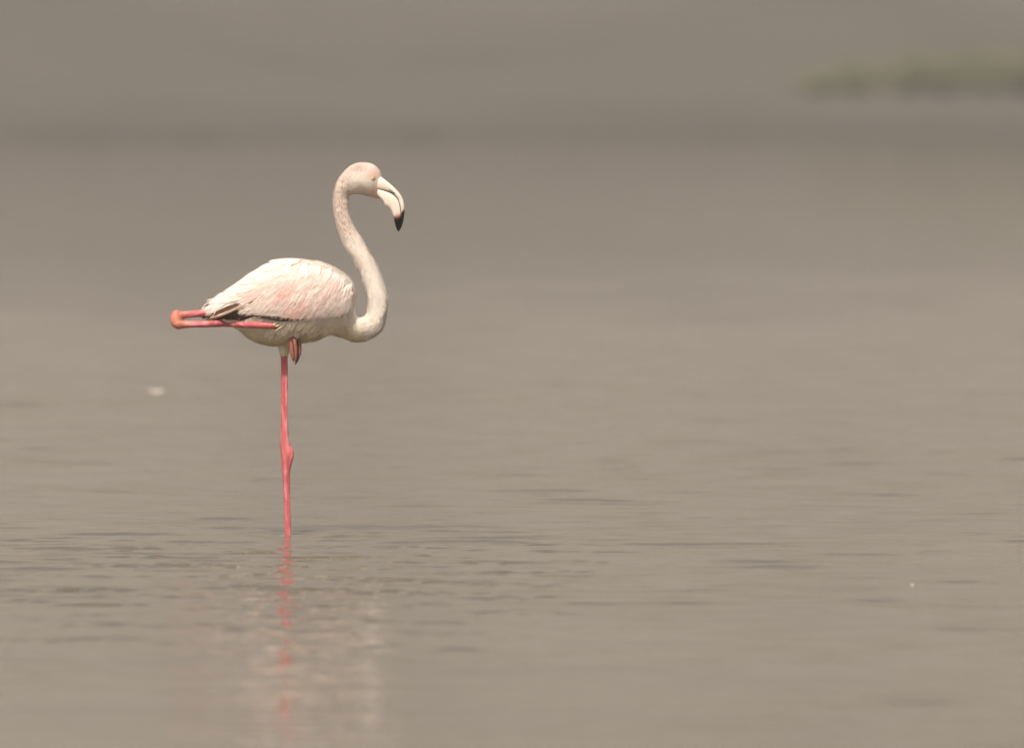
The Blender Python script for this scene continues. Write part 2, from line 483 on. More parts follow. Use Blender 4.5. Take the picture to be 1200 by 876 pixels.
def mat_body():
    m, nt, p = new_mat('plumage_and_skin')
    tc = node(nt, 'ShaderNodeTexCoord'); v = tc.outputs['Object']
    at = node(nt, 'ShaderNodeAttribute', attribute_name='tint')
    bare = node(nt, 'ShaderNodeAttribute', attribute_name='bare')
    n1 = noise(nt, v, 130, 4, 0.6)
    n2 = noise(nt, v, 420, 3, 0.6)
    dark = mix(nt, maprange(nt, n1, 0.42, 0.75, 0, 0.5), (1, 1, 1), (0.62, 0.52, 0.45))
    col = mix(nt, 1.0, at.outputs['Color'], dark, 'MULTIPLY')
    nt.links.new(col, p.inputs['Base Color'])
    nt.links.new(maprange(nt, bare.outputs['Fac'], 0, 1, 0.9, 0.5), p.inputs['Roughness'])
    nt.links.new(maprange(nt, bare.outputs['Fac'], 0, 1, 0.12, 0.42), p.inputs['Specular IOR Level'])
    vor = node(nt, 'ShaderNodeTexVoronoi'); vor.inputs['Scale'].default_value = 260
    nt.links.new(v, vor.inputs['Vector'])
    hm_ = mix(nt, bare.outputs['Fac'], n2, vor.outputs['Distance'])
    bump(nt, hm_, 0.5, 0.0014, p)
    return m
BODYM = mat_body()
body_me.materials.clear(); body_me.materials.append(BODYM)

def mat_feather(name, streak=0.35, rough=0.8, dark=(0.72, 0.62, 0.54)):
    m, nt, p = new_mat(name)
    at = node(nt, 'ShaderNodeAttribute', attribute_name='tint')
    uv = node(nt, 'ShaderNodeUVMap')
    oi = node(nt, 'ShaderNodeObjectInfo')
    mp = node(nt, 'ShaderNodeMapping')
    mp.inputs['Scale'].default_value = (5.0, 0.9, 1)
    nt.links.new(uv.outputs[0], mp.inputs['Vector'])
    addv = node(nt, 'ShaderNodeVectorMath', operation='ADD')
    sc = node(nt, 'ShaderNodeVectorMath', operation='SCALE')
    sc.inputs[0].default_value = (37.0, 19.0, 5.0)
    nt.links.new(oi.outputs['Random'], sc.inputs['Scale'])
    nt.links.new(mp.outputs[0], addv.inputs[0]); nt.links.new(sc.outputs[0], addv.inputs[1])
    n1 = noise(nt, addv.outputs[0], 2.2, 4, 0.6)
    shade = mix(nt, maprange(nt, n1, 0.42, 0.75, 0, streak), (1, 1, 1), dark)
    mp2 = node(nt, 'ShaderNodeVectorMath', operation='MULTIPLY'); mp2.inputs[1].default_value = (2.6, 1.1, 1)
    nt.links.new(addv.outputs[0], mp2.inputs[0])
    n3 = noise(nt, mp2.outputs[0], 2.6, 5, 0.65)
    shade = mix(nt, maprange(nt, n3, 0.45, 0.7, 0, streak * 1.1), shade, dark)
    col = mix(nt, 1.0, at.outputs['Color'], shade, 'MULTIPLY')
    nt.links.new(col, p.inputs['Base Color'])
    p.inputs['Roughness'].default_value = rough
    p.inputs['Specular IOR Level'].default_value = 0.15
    bump(nt, n1, 0.5, 0.0008, p)
    return m
FEATHER = mat_feather('pale_feather')
DARKF = mat_feather('dark_flight_feather', 0.5, 0.6, (0.5, 0.4, 0.35))

def mat_tint(name, rough, spec, nscale=200, nb=0.3, vary=0.2, coat=0.0):
    m, nt, p = new_mat(name)
    tc = node(nt, 'ShaderNodeTexCoord'); v = tc.outputs['Object']
    at = node(nt, 'ShaderNodeAttribute', attribute_name='tint')
    n1 = noise(nt, v, nscale, 4, 0.6)
    shade = mix(nt, maprange(nt, n1, 0.35, 0.75, 0, vary), (1, 1, 1), (0.6, 0.5, 0.42))
    nt.links.new(mix(nt, 1.0, at.outputs['Color'], shade, 'MULTIPLY'), p.inputs['Base Color'])
    p.inputs['Roughness'].default_value = rough
    p.inputs['Specular IOR Level'].default_value = spec
    p.inputs['Coat Weight'].default_value = coat
    bump(nt, n1, nb, 0.0008, p)
    return m

# --- feathers that lie on the body's surface
def surface(px, py, side, lift, prev=None):
    x, _, z = W(px, py)
    h = guide.ray_cast(Vector((x, side * 1.0, z)), Vector((0, -side, 0)))
    if h[0] is not None:
        n = h[1] if h[1].y * side > 0 or abs(h[1].y) < .2 else h[1]
        return h[0] + n * lift * U, h[0].y
    if px > 247:                                             # past the ridge of the back: drape over it
        q = guide.find_nearest(Vector((x, side * 0.004, z)))
        return q[0] + q[1] * lift * U, q[0].y
    q = guide.find_nearest(Vector((x, (prev if prev is not None else side * 0.01), z)))
    y = q[0].y if prev is None else 0.6 * prev + 0.4 * q[0].y
    return Vector((x, y + side * lift * U, z)), y

def feather(name, parent, root, tip, width, lift0, lift1, bow=0.0, side=-1, colour=(.8, .7, .6), tipcol=None, mat=None,
            nu=9, nv=4, camber=0.8, shape=0.32, point=0.55, shaft=None, ragged=0.0):
    root, tip = np.array(root, float), np.array(tip, float)
    ax = tip - root; L = np.linalg.norm(ax); ax /= L
    pr = np.array([-ax[1], ax[0]])
    V, uv, cs, prev = [], [], [], None
    base = guide_depth(root, side)
    for i in range(nu + 1):
        t = i / nu
        w = width * 0.5 * (smooth01(-0.12, shape, t) * 0.9 + 0.1) * (1 - max(0.0, (t - point) / (1 - point)) ** 2.6) ** 0.6
        w = max(w, 0.25)
        c = root + ax * L * t + pr * bow * math.sin(math.pi * t)
        row_prev = prev
        for j in range(nv + 1):
            s = -1 + 2 * j / nv
            q = c + pr * s * w
            if ragged and 0 < i: q = q + ax * random.uniform(-ragged, ragged) * abs(s)
            lf = lift0 + (lift1 - lift0) * t ** 1.3 + camber * (1 - s * s)
            p, yy = surface(q[0], q[1], side, lf, row_prev)
            if j == nv // 2: prev = yy
            V.append(p); uv.append((j / nv, t))
            k = 0 if tipcol is None else float(smooth01(0.35, 0.95, t))
            col = np.array(colour) * (1 - k) + np.array(tipcol if tipcol is not None else colour) * k
            cs.append(col * (0.97 + 0.05 * (1 - abs(s))))
    F = []
    m = nv + 1
    for i in range(nu):
        for j in range(nv):
            q = (i * m + j, i * m + j + 1, (i + 1) * m + j + 1, (i + 1) * m + j)
            F.append(q if side > 0 else q[::-1])
    o = mesh(name, V, F, mat or FEATHER, parent)
    ul = o.data.uv_layers.new(name='UVMap')
    li = np.zeros(len(o.data.loops), dtype=np.int32); o.data.loops.foreach_get('vertex_index', li)
    ul.data.foreach_set('uv', np.array(uv, dtype=np.float32)[li].ravel())
    set_color(o, np.array(cs))
    so = o.modifiers.new('thickness', 'SOLIDIFY'); so.thickness = 0.0004; so.offset = 0
    GRID.append((parent, np.array([tuple(v) for v in V]).reshape(nu + 1, nv + 1, 3), np.array(cs).reshape(nu + 1, nv + 1, 3), side))
    return o

GRID = []
def guide_depth(q, side):
    return 0

# wing shells: a smooth panel on each flank that carries the feathers
def wing_panel(side):
    edge_top = catmull([(262, 344), (285, 331), (310, 315), (335, 309), (360, 309), (385, 314), (402, 325), (411, 338)], 5)
    edge_bot = catmull([(262, 366), (285, 367), (310, 368), (335, 372), (360, 372), (380, 370), (396, 366), (408, 357)], 5)
    n, mrows = len(edge_top), 14
    V, F = [], []
    for i in range(n):
        for j in range(mrows + 1):
            t = j / mrows
            q = edge_top[i] * (1 - t) + edge_bot[i] * t
            lf = 1.2 * math.sin(math.pi * min(1, t * 1.15 + 0.02)) * smooth01(0, 6, i) * smooth01(0, 8, n - 1 - i) - 0.3 + 0.9 * smooth01(0.5, 0.95, t) * smooth01(0, 10, n - 1 - i)
            V.append(surface(q[0], q[1], side, float(lf))[0])
    m = mrows + 1
    for i in range(n - 1):
        for j in range(mrows):
            q = (i * m + j, i * m + j + 1, (i + 1) * m + j + 1, (i + 1) * m + j)
            F.append(q if side > 0 else q[::-1])
    o = mesh('wing', V, F, FEATHER)
    o.data.uv_layers.new(name='UVMap')
    vv = np.array([tuple(v) for v in V])
    set_color(o, plumage_colour(vv[:, 0] / U + 337, 625 - vv[:, 2] / U, 0))
    so = o.modifiers.new('thickness', 'SOLIDIFY'); so.thickness = 0.003; so.offset = 0
    return part(o)

def lerp(a, b, t): return np.array(a) * (1 - t) + np.array(b) * t

DUSK = (0.050, 0.026, 0.016); BROWN = (0.115, 0.055, 0.030); ROSE = (0.80, 0.34, 0.31); PALE = (0.84, 0.765, 0.69); SHELL = (0.84, 0.72, 0.65)
for side in (-1, 1):
    wing = wing_panel(side)
    if side < 0: near_wing = wing; wings = [wing]
    else: wings.append(wing)
    wing['label'] = 'folded wing facing the camera' if side < 0 else 'folded wing on the far side'
    f = lambda *a, **k: feather('feather', wing, *a, side=side, **k)
    # dark flight feathers, closed under the wing
    for (r, t, w, l0, l1, c) in [((300, 345), (236.5, 372.5), 8, 0.2, 1.2, DUSK), ((302, 350), (243, 372.5), 9, 0.6, 1.6, DUSK), ((304, 348), (249, 370.2), 8, 1.2, 2.2, BROWN),
                                 ((302, 358), (262, 371.5), 9, 1.0, 2.0, DUSK), ((298, 353), (252, 371.8), 7, 1.6, 2.4, DUSK), ((304, 364), (272, 371.5), 7, 0.8, 1.6, DUSK)]:
        f(r, t, w, l0, l1, bow=-2.0, colour=c, mat=DARKF, nu=10)
    f((300, 350), (241.5, 372.6), 2.6, 2.2, 3.0, bow=-2.6, colour=(0.62, 0.47, 0.36), nu=10)
    # dark edge of the secondaries below the coverts
    for (r, t) in [((356, 372.6), (320, 373.0)), ((346, 372.4), (307, 370.6)), ((334, 370.6), (296, 368.6))]:
        f(r, t, 2.6, 1.5, 2.2, bow=-0.6, colour=DUSK, mat=DARKF)
    # long scapulars and tertials, trailing to the tail
    T = [((298, 339.5), (241.5, 367.5), 7), ((299, 337), (238.5, 364.5), 8), ((300, 335), (238, 360.5), 9), ((304, 334), (243, 356), 11),
         ((306, 329), (243.5, 351.5), 11), ((312, 323), (252, 346.5), 11), ((318, 317), (262, 341), 11), ((326, 313), (275, 334), 11), ((334, 309.5), (288, 325.5), 11),
         ((318, 330), (270, 349), 10), ((316, 333), (262, 354), 9), ((324, 326), (277, 345), 11), ((332, 321), (287, 340), 11), ((342, 314), (298, 332), 11), ((345, 308), (303, 317.5), 10), ((352, 306), (316, 308.5), 9)]
    T.sort(key=lambda a: a[1][0])
    if side > 0: T = [x for x in T if x[0][1] - x[1][1] < -12 and x[1][1] > 352]
    for k, (r, t, w) in enumerate(T):
        c = lerp(PALE, SHELL, random.random())
        f(r, t, w, 0.6 + 0.06 * k, 1.2 + 0.09 * k, bow=random.uniform(-1.5, 0.4), colour=c, nu=11, camber=0.4, point=0.62)
    # coverts, in shingled rows from the trailing edge forward
    rows = []
    for a in np.linspace(0, 1, 11):
        head = lerp((302, 340), (408, 344), a)             # line of row centres at mid height
        n = int(12 + 4 * math.sin(math.pi * a))
        for b in np.linspace(0, 1, n):
            top = catmull([(318, 322), (338, 312), (362, 309), (386, 314), (404, 327), (412, 342)], 10)[int(a * 50)]
            bot = catmull([(300, 352), (306, 357), (332, 361), (360, 362), (386, 360), (405, 357)], 10)[int(a * 50)]
            q = lerp(top, bot, b) + np.array([random.uniform(-2.6, 2.6), random.uniform(-1.6, 1.6)])
            rows.append((a, b, q))
    for a, b, q in rows:
        ang = R(lerp(150, 122, min(1, a * 1.5)) + 10 * (b - 0.5) + random.uniform(-7, 7))
        if b > 0.8: ang += R(14)
        if a > 0.85: ang -= R(4)
        L = lerp(34, 20, a) * random.uniform(0.8, 1.25)
        w = lerp(10.5, 9.0, a) * random.uniform(0.85, 1.15)
        tip = q + np.array([math.cos(ang), math.sin(ang)]) * L
        low = float(np.interp(tip[0], [278, 284, 300, 318, 335, 346, 380, 400], [364, 366, 366.3, 368.8, 371.6, 373, 371, 366])) + random.uniform(-1.5, 0.4)
        if tip[1] > low: tip = np.array([tip[0] - (tip[1] - low) * 0.35, low])
        left = float(np.interp(tip[1], [335, 343, 352, 366], [262, 286, 284, 280]))
        if tip[0] < left: tip[0] = left + random.uniform(0, 2)
        if np.linalg.norm(tip - q) < 8: continue
        pinkness = max(float(blob(tip[0], tip[1], 327, 352, 10, 11)), float(blob(tip[0], tip[1], 346, 368, 16, 7)), 0.8 * float(blob(tip[0], tip[1], 292, 352, 8, 7)),
                       0.45 * float(blob(tip[0], tip[1], 395, 338, 10, 12)), 0.45 * float(blob(tip[0], tip[1], 375, 356, 16, 9)), 0.2 * random.random())
        if random.random() < 0.25: pinkness *= 0.3
        c0 = lerp(PALE, SHELL, random.random())
        f(q, tip, w, 1.0 + 0.2 * random.random(), 1.3 + 0.3 * random.random(), bow=random.uniform(-1.2, 1.2), colour=lerp(c0, ROSE, 0.6 * pinkness), tipcol=lerp(c0, ROSE, min(0.95, 1.25 * pinkness)), nu=7, nv=4, camber=0.4, ragged=1.1)

for (x0, y0, x1, y1, w, k) in [(338, 334, 326, 352, 3.4, .9), (341, 341, 331, 358, 3.0, .8), (334, 343, 321, 361, 3.2, .8), (352, 356, 340, 370, 3.4, .9), (362, 359, 347, 371, 3.6, .75), (346, 350, 334, 366, 2.8, .7),
                            (301, 341, 287, 354, 5.0, .6), (398, 327, 392, 341, 3.6, .5), (386, 344, 374, 361, 4.0, .45), (372, 352, 358, 367, 3.6, .5), (330, 350, 313, 364, 2.8, .5)]:
    feather('feather', near_wing, (x0, y0), (x1, y1), w, 1.45, 1.75, bow=0.8, colour=lerp(SHELL, ROSE, k * .5), tipcol=lerp(SHELL, ROSE, k), nu=8, camber=0.2, point=0.3, ragged=0.5)

# --- fine barbs and down: hair-thin blades, too many to pick apart
def blades(name, P0, D, N, length, width, lift, cols, parent=None):
    """thin curved blades: root P0, unit direction D, unit normal N (all n,3)"""
    n = len(P0)
    S_ = np.cross(N, D)
    L, Wd, up = length[:, None], width[:, None], lift[:, None]
    V = np.stack([P0 - S_ * Wd * .5 - N * L * .03, P0 + S_ * Wd * .5 - N * L * .03,
                  P0 + D * L * .55 - S_ * Wd * .4 + N * up * .55, P0 + D * L * .55 + S_ * Wd * .4 + N * up * .55, P0 + D * L + N * up], axis=1).reshape(-1, 3)
    base = np.arange(n)[:, None] * 5
    F = np.concatenate([base + np.array([[0, 1, 3]]), base + np.array([[0, 3, 2]]), base + np.array([[2, 3, 4]])], axis=0)
    o = mesh_np(name, V, F, DOWN)
    set_color(o, np.repeat(cols, 5, axis=0))
    tag(o, kind='stuff')
    return part(o, parent)
DOWN = mat_tint('down_barbs', 0.9, 0.08, 500, 0.0, 0.12)
DOWN.node_tree.nodes['Principled BSDF'].inputs['Sheen Weight'].default_value = 0.15

def unit(a): return a / (np.linalg.norm(a, axis=1)[:, None] + 1e-12)

def down():
    n, s, _ = torso.shape
    nx = np.roll(torso, -1, axis=1)
    e1 = torso[1:] - torso[:-1]; e2 = nx[:-1] - torso[:-1]
    cr = np.cross(e1, e2); area = np.linalg.norm(cr, axis=2)
    size = np.interp(np.arange(n - 1) / 5.0, [0, 6, 12, 15, 18, 22, 26, 29, 31, 33, 36], [11, 12, 12, 8, 5.5, 5.0, 4.4, 3.6, 3.2, 3.0, 2.6])
    wgt = area / (size[:, None] ** 1.6); wgt = (wgt / wgt.sum()).ravel()
    pick = rng.choice(wgt.size, size=64000, p=wgt)
    i, j = pick // s, pick % s; k = (j + 1) % s
    a, b = rng.random(len(pick))[:, None], rng.random(len(pick))[:, None]
    p = (torso[i, j] * (1 - a) + torso[i, k] * a) * (1 - b) + (torso[i + 1, j] * (1 - a) + torso[i + 1, k] * a) * b
    back = unit(torso[i, j] - torso[i + 1, j])
    nrm = unit(cr[i, j]); cen = torso.mean(axis=1)[i]
    nrm *= np.sign(np.sum(nrm * (p - cen), axis=1))[:, None]
    px, py = p[:, 0] / U + 337, 625 - p[:, 2] / U
    onbody = (px < 415) & (py > 296)
    clump = waves(px, py * 0.7 + p[:, 1] / U, 20, 5, 22, 1.0, 71)            # neighbouring barbs lie the same way
    d = back + rng.normal(0, 0.12, p.shape) + np.outer(np.where(onbody, 0.35, 0.0), (0, 0, -1)) + np.cross(nrm, back) * (0.10 * clump)[:, None]
    d = unit(d - nrm * np.sum(d * nrm, axis=1)[:, None])
    L = size[i] * U * rng.uniform(0.7, 1.3, len(p)); wd = U * rng.uniform(0.45, 0.85, len(p)) * np.where(onbody, 1.2, 0.85)
    lift = L * np.where(onbody, 0.06, 0.22) * rng.uniform(0.3, 1.5, len(p))
    lift = np.where((py < 233) & (px > 396), L * 0.08, lift)
    lift = np.where((px > 395) & (px < 424) & (py > 310) & (py < 374), L * 0.02, lift)
    c = plumage_colour(px, py, 0) * rng.uniform(0.90, 1.04, len(p))[:, None] * (1 + 0.03 * np.clip(clump, -1, 1))[:, None]
    speck = smooth01(290, 264, py) * smooth01(198, 212, py) * (px < 416) * (px > 385)
    axis_x = np.interp(py, [205, 221, 237, 252, 267, 283, 300], [404, 401, 399.5, 401.5, 406, 412, 418])
    grain = 0.55 + 0.45 * np.clip(waves(px, py, 40, 2.0, 7.0, 2.0, 73), -1, 1)
    fleck = (rng.random(len(p)) < 0.62 * speck * grain * (0.2 + 0.8 * np.exp(-((px - axis_x) / 6.0) ** 2))) * rng.uniform(0.4, 1.0, len(p))
    crown = np.exp(-(((px - 418) / 13) ** 2 + ((py - 198) / 6) ** 2)) * (px > 385)
    fleck = np.maximum(fleck, (rng.random(len(p)) < 0.45 * crown) * rng.uniform(0.25, 0.65, len(p)))[:, None]
    c = c * (1 - fleck) + np.array((0.25, 0.165, 0.125)) * fleck
    blades('down', p, d, nrm, L, wd, lift, c)

def barbs(wing):
    P, D, N, L, Wd, Up, C = [], [], [], [], [], [], []
    for par, G, CG, side in GRID:
        if par is not wing or CG.mean() < 0.3: continue
        nu, nv = G.shape[0] - 1, G.shape[1] - 1
        m = 85
        t = rng.uniform(0.02, 0.97, m); q = rng.uniform(0.04, 0.96, m)
        def at(t, q):
            a_ = np.clip(t * nu, 0, nu - 1e-6); b_ = np.clip(q * nv, 0, nv - 1e-6); i, j = a_.astype(int), b_.astype(int); u, v = (a_ - i)[:, None], (b_ - j)[:, None]
            return (G[i, j] * (1 - v) + G[i, j + 1] * v) * (1 - u) + (G[i + 1, j] * (1 - v) + G[i + 1, j + 1] * v) * u
        p = at(t, q); ahead = at(np.minimum(t + 0.12, 1.0), np.clip(q + (q - .5) * 0.10, 0, 1)); prev = at(np.maximum(t - 0.1, 0), q)
        d = np.where(t[:, None] < 0.9, ahead - p, p - prev); d = unit(d + rng.normal(0, 0.05, d.shape) * np.linalg.norm(d, axis=1)[:, None])
        sd = at(t, np.minimum(q + .1, 1)) - at(t, np.maximum(q - .1, 0))
        nn = unit(np.cross(d, sd)); nn *= np.sign(nn[:, 1] * side + nn[:, 2] * 0.5)[:, None]
        P.append(p + nn * 0.08 * U); D.append(d); N.append(nn)
        FL = np.linalg.norm(G[-1, nv // 2] - G[0, nv // 2])
        L.append(np.minimum(np.minimum(FL * rng.uniform(0.3, 0.65, m), 16 * U), (1 - t) * FL + rng.uniform(0.8, 2.4, m) * U)); Wd.append(U * rng.uniform(0.45, 0.85, m)); Up.append(U * rng.uniform(0.0, 0.32, m))
        ci = CG[np.clip((t * nu).astype(int), 0, nu), np.clip((q * nv).astype(int), 0, nv)]
        C.append(ci * rng.uniform(0.88, 1.05, m)[:, None])
    o = blades('barbs', *(np.concatenate(z) for z in (P, D, N, L, Wd, Up, C)), parent=wing)
    return o
down()
for w_ in wings: barbs(w_)

# --- loose flank feathers over the tucked foot, and the feathered sleeve above the bare leg
def tuft(base, tip, w, colour, parent=None, curl=0.0, name='feather'):
    a, b = W(*base), W(*tip)
    d = b - a; L = np.linalg.norm(d); d /= L
    sd = np.cross(d, (0, 1, 0)); sd /= np.linalg.norm(sd); nrm = np.cross(sd, d)
    if nrm[1] > 0: nrm = -nrm
    V, F, uv, cs = [], [], [], []
    nu = 6
    for i in range(nu + 1):
        t = i / nu
        ww = w * U * 0.5 * (0.35 + 0.65 * math.sin(math.pi * min(1, 0.15 + t * 0.6))) * (1 - t ** 4 * 0.9)
        c = a + d * L * t + nrm * (math.sin(math.pi * t) * 0.08 + curl * t * t) * L
        for j in range(3):
            V.append(c + sd * ww * (j - 1) + nrm * (0.18 * ww if j == 1 else 0)); uv.append((j / 2, t)); cs.append(np.array(colour))
    for i in range(nu):
        for j in range(2):
            F.append((i * 3 + j, i * 3 + j + 1, i * 3 + j + 4, i * 3 + j + 3))
    o = mesh(name, V, F, FEATHER)
    ul = o.data.uv_layers.new(name='UVMap')
    li = np.zeros(len(o.data.loops), dtype=np.int32); o.data.loops.foreach_get('vertex_index', li)
    ul.data.foreach_set('uv', np.array(uv, dtype=np.float32)[li].ravel())
    set_color(o, np.array(cs))
    so = o.modifiers.new('thickness', 'SOLIDIFY'); so.thickness = 0.0008; so.offset = 0
    return part(o, parent)

for k in range(16):
    a = k / 16 * 2 * math.pi
    cx, cd = math.cos(a), math.sin(a)
    tuft((333 + 6.2 * cx, 398 + random.uniform(-2, 2), 6.2 * cd), (333 + 4.4 * cx, 415 + random.uniform(-2, 3.5), 4.4 * cd), 4.2, lerp(BOUNCE_CREAM, PALE, random.random()), curl=0.0)
for k in range(22):
    x0 = random.uniform(318, 376); y0 = random.uniform(373, 384); L = random.uniform(13, 19); an = R(random.uniform(105, 140))
    tip = (x0 + math.cos(an) * L, min(y0 + math.sin(an) * L, 398))
    part(feather('feather', None, (x0, y0), tip, random.uniform(5, 8), 0.2, 1.3, bow=random.uniform(-1, 1), colour=lerp(BOUNCE_CREAM, PALE, 0.4 + 0.6 * random.random()), nu=7, camber=0.25, ragged=1.1))
for k in range(4):
    x0, y0 = random.uniform(327, 336), random.uniform(371.5, 381)
    part(feather('feather', None, (x0, y0), (x0 - random.uniform(8, 14), y0 + random.uniform(3, 8)), random.uniform(1.8, 3.2), 0.5, random.uniform(1.8, 3.2), bow=random.uniform(-1.2, 1.2),
                 colour=np.array(BOUNCE_CREAM) * random.uniform(0.82, 0.95), nu=7, nv=2, camber=0.2, point=0.2))

# --- bill
def bill_part(name, stations, colour_fn, power=3.8, sub=5):
    V = loft(stations, sub, 20, power=power)
    v, f = ring_mesh(V)
    o = mesh(name, v, f, BILL)
    px, py = v[:, 0] / U + 337, 625 - v[:, 2] / U
    set_color(o, colour_fn(px, py))
    return part(o)
BILL = mat_tint('bill_horn', 0.33, 0.3, 260, 0.15, 0.18)
BONE = np.array((0.84, 0.78, 0.69)); HORN_PINK = np.array((0.80, 0.62, 0.52)); BLACK = np.array((0.008, 0.006, 0.006)); RUST = np.array((0.30, 0.09, 0.035))
def up_col(px, py):
    c = np.tile(BONE, (px.size, 1))
    k = np.clip(0.5 * blob(px, py, 447, 222, 6, 6) + 0.9 * smooth01(446.5, 441, px), 0, 1)[:, None]; c = c * (1 - k) + HORN_PINK * k
    e = py + 0.9 * (px - 470)
    k = smooth01(236, 248, py)[:, None] * 0.55; c = c * (1 - k) + np.array((0.45, 0.30, 0.20)) * k
    k = smooth01(246, 251, e)[:, None]; c = c * (1 - k) + BLACK * k
    return c
def low_col(px, py):
    c = np.tile(BONE * 1.03, (px.size, 1))
    k = np.clip(0.6 * blob(px, py, 450, 236, 7, 8) + 0.9 * smooth01(446.5, 442, px), 0, 1)[:, None]; c = c * (1 - k) + HORN_PINK * k
    e = py + 0.25 * (px - 465)
    k = smooth01(249.5, 254.5, e)[:, None]; c = c * (1 - k) + RUST * k
    k = smooth01(253, 257, e)[:, None]; c = c * (1 - k) + BLACK * k
    return c
upper = bill_part('upper_bill', [((439.3, 213.5), (438.6, 217.5), 6.5), ((442.6, 209.5), (440, 221), 9.4), ((446.3, 206.9), (442.6, 222.8), 9.7), ((450, 209.4), (447.0, 223.4), 9.1), ((454.5, 213), (452.3, 224.2), 8.0), ((459.5, 217.3), (457.2, 225.6), 6.7),
    ((464.5, 222.2), (461.3, 228), 5.9), ((469.0, 227.6), (464.7, 231.4), 5.2), ((472.2, 233.2), (467.2, 235.2), 4.3), ((473.7, 239.5), (468.7, 240.6), 3.9), ((474.1, 246), (469.6, 247), 3.5),
    ((473.6, 253), (469.6, 254), 3.1), ((472.4, 260), (469.0, 260.3), 2.5), ((470.2, 266.5), (467.6, 265.8), 1.8), ((467.2, 271.6), (466.2, 270), 0.7)], up_col)
lower = bill_part('lower_bill', [((440.6, 221.5), (441.8, 228.8), 6.5), ((442.6, 220.6), (444.6, 231.6), 8.6), ((446.8, 221.0), (449.0, 236.3), 8.8), ((451.8, 222.6), (451.2, 241.6), 8.0), ((456.6, 224.4), (454.6, 243.3), 7.7),
    ((461.4, 226.8), (457.6, 246.2), 6.7), ((465.4, 230.4), (459.4, 249.6), 6.0), ((468.4, 235.2), (460.8, 253.0), 5.3), ((470.1, 240.8), (461.7, 256.4), 4.6), ((471.0, 247.4), (462.4, 260.0), 3.9),
    ((471.0, 254.2), (463.3, 264.2), 3.1), ((470.1, 260.4), (464.6, 268), 2.3), ((468, 267), (465.8, 270.8), 1.0)], low_col)
# dark line where the bill shuts, and the nostril slits
def ribbon(name, pts, w, side, parent, src, col):
    vv, ff = [], []
    for q in src:
        o_ = len(vv); vv += [v.co.copy() for v in q.data.vertices]; ff += [tuple(i + o_ for i in p.vertices) for p in q.data.polygons]
    bv = BVHTree.FromPolygons(vv, ff)
    P = catmull(pts, 4); V, F = [], []
    for i in range(len(P)):
        t = P[min(i + 1, len(P) - 1)] - P[max(i - 1, 0)]; t /= np.linalg.norm(t); n = np.array([-t[1], t[0]])
        ww = w * (0.25 + 0.75 * math.sin(math.pi * (0.08 + 0.84 * i / (len(P) - 1))))
        for s in (-1, 0, 1):
            x, _, z = W(*(P[i] + n * s * ww * 0.5))
            h = bv.ray_cast(Vector((x, side, z)), Vector((0, -side, 0)))
            if h[0] is None: h = bv.find_nearest(Vector((x, side * 0.012, z)))
            V.append((x, h[0].y + side * (0.18 if s else 0.30) * U, z))
    for i in range(len(P) - 1):
        for j in range(2):
            q = (i * 3 + j, i * 3 + j + 1, i * 3 + j + 4, i * 3 + j + 3); F.append(q if side > 0 else q[::-1])
    o = mesh(name, V, F, BILL)
    set_color(o, np.array(col))
    so = o.modifiers.new('thickness', 'SOLIDIFY'); so.thickness = 0.0006
    o.parent = parent
    return o
for side in (-1, 1):
    ribbon('mouth_line', [(444.5, 221.8), (450, 223.2), (456.5, 225.5), (461.2, 228), (465, 231.6), (467.4, 236.2), (468.8, 242), (469.4, 249), (469.2, 256)], 0.65, side, upper, (upper, lower), (0.045, 0.022, 0.012))
    ribbon('nostril', [(455.8, 221.4), (458.5, 223.4), (460.8, 225.2), (463.2, 226.4)], 0.6, side, upper, (upper,), (0.06, 0.03, 0.018))

# --- eyes
def eye(side):
    hit = guide.ray_cast(Vector(W(437.3, 209)) + Vector((0, side, 0)), Vector((0, -side, 0)))
    q, n = hit[0], (hit[1] * 0.75 + Vector((0, side * 0.25, 0))).normalized()
    e1 = n.cross(Vector((0, 0, 1))).normalized(); e2 = n.cross(e1)
    def dome(name, r, h, lift, col, mat, seg=20, rows=5):
        V, F = [], []
        for i in range(rows + 1):
            a = (i / rows) * math.pi / 2
            for k in range(seg):
                th = k / seg * 2 * math.pi
                V.append(q + e1 * (math.cos(th) * math.cos(a) * r * U) + e2 * (math.sin(th) * math.cos(a) * r * U) + n * ((lift + math.sin(a) * h) * U))
        for i in range(rows):
            for k in range(seg):
                k2 = (k + 1) % seg
                F.append((i * seg + k, i * seg + k2, (i + 1) * seg + k2, (i + 1) * seg + k))
        o = mesh(name, V, F, mat)
        set_color(o, np.array(col))
        return o
    e = part(dome('eye', 2.1, 0.6, 0.3, (0.74, 0.54, 0.32), EYE))
    lid = dome('eyelid', 3.2, 0.5, -0.05, (0.34, 0.14, 0.08), SKIN); lid.parent = e
    pu = dome('pupil', 0.95, 0.2, 0.8, (0.012, 0.010, 0.010), EYE); pu.parent = e
EYE = mat_tint('eye_wet', 0.08, 0.5, 300, 0.0, 0.1, coat=0.6); SKIN = mat_tint('eyelid_skin', 0.6, 0.3, 600, 0.4, 0.3)
eye(-1); eye(1)

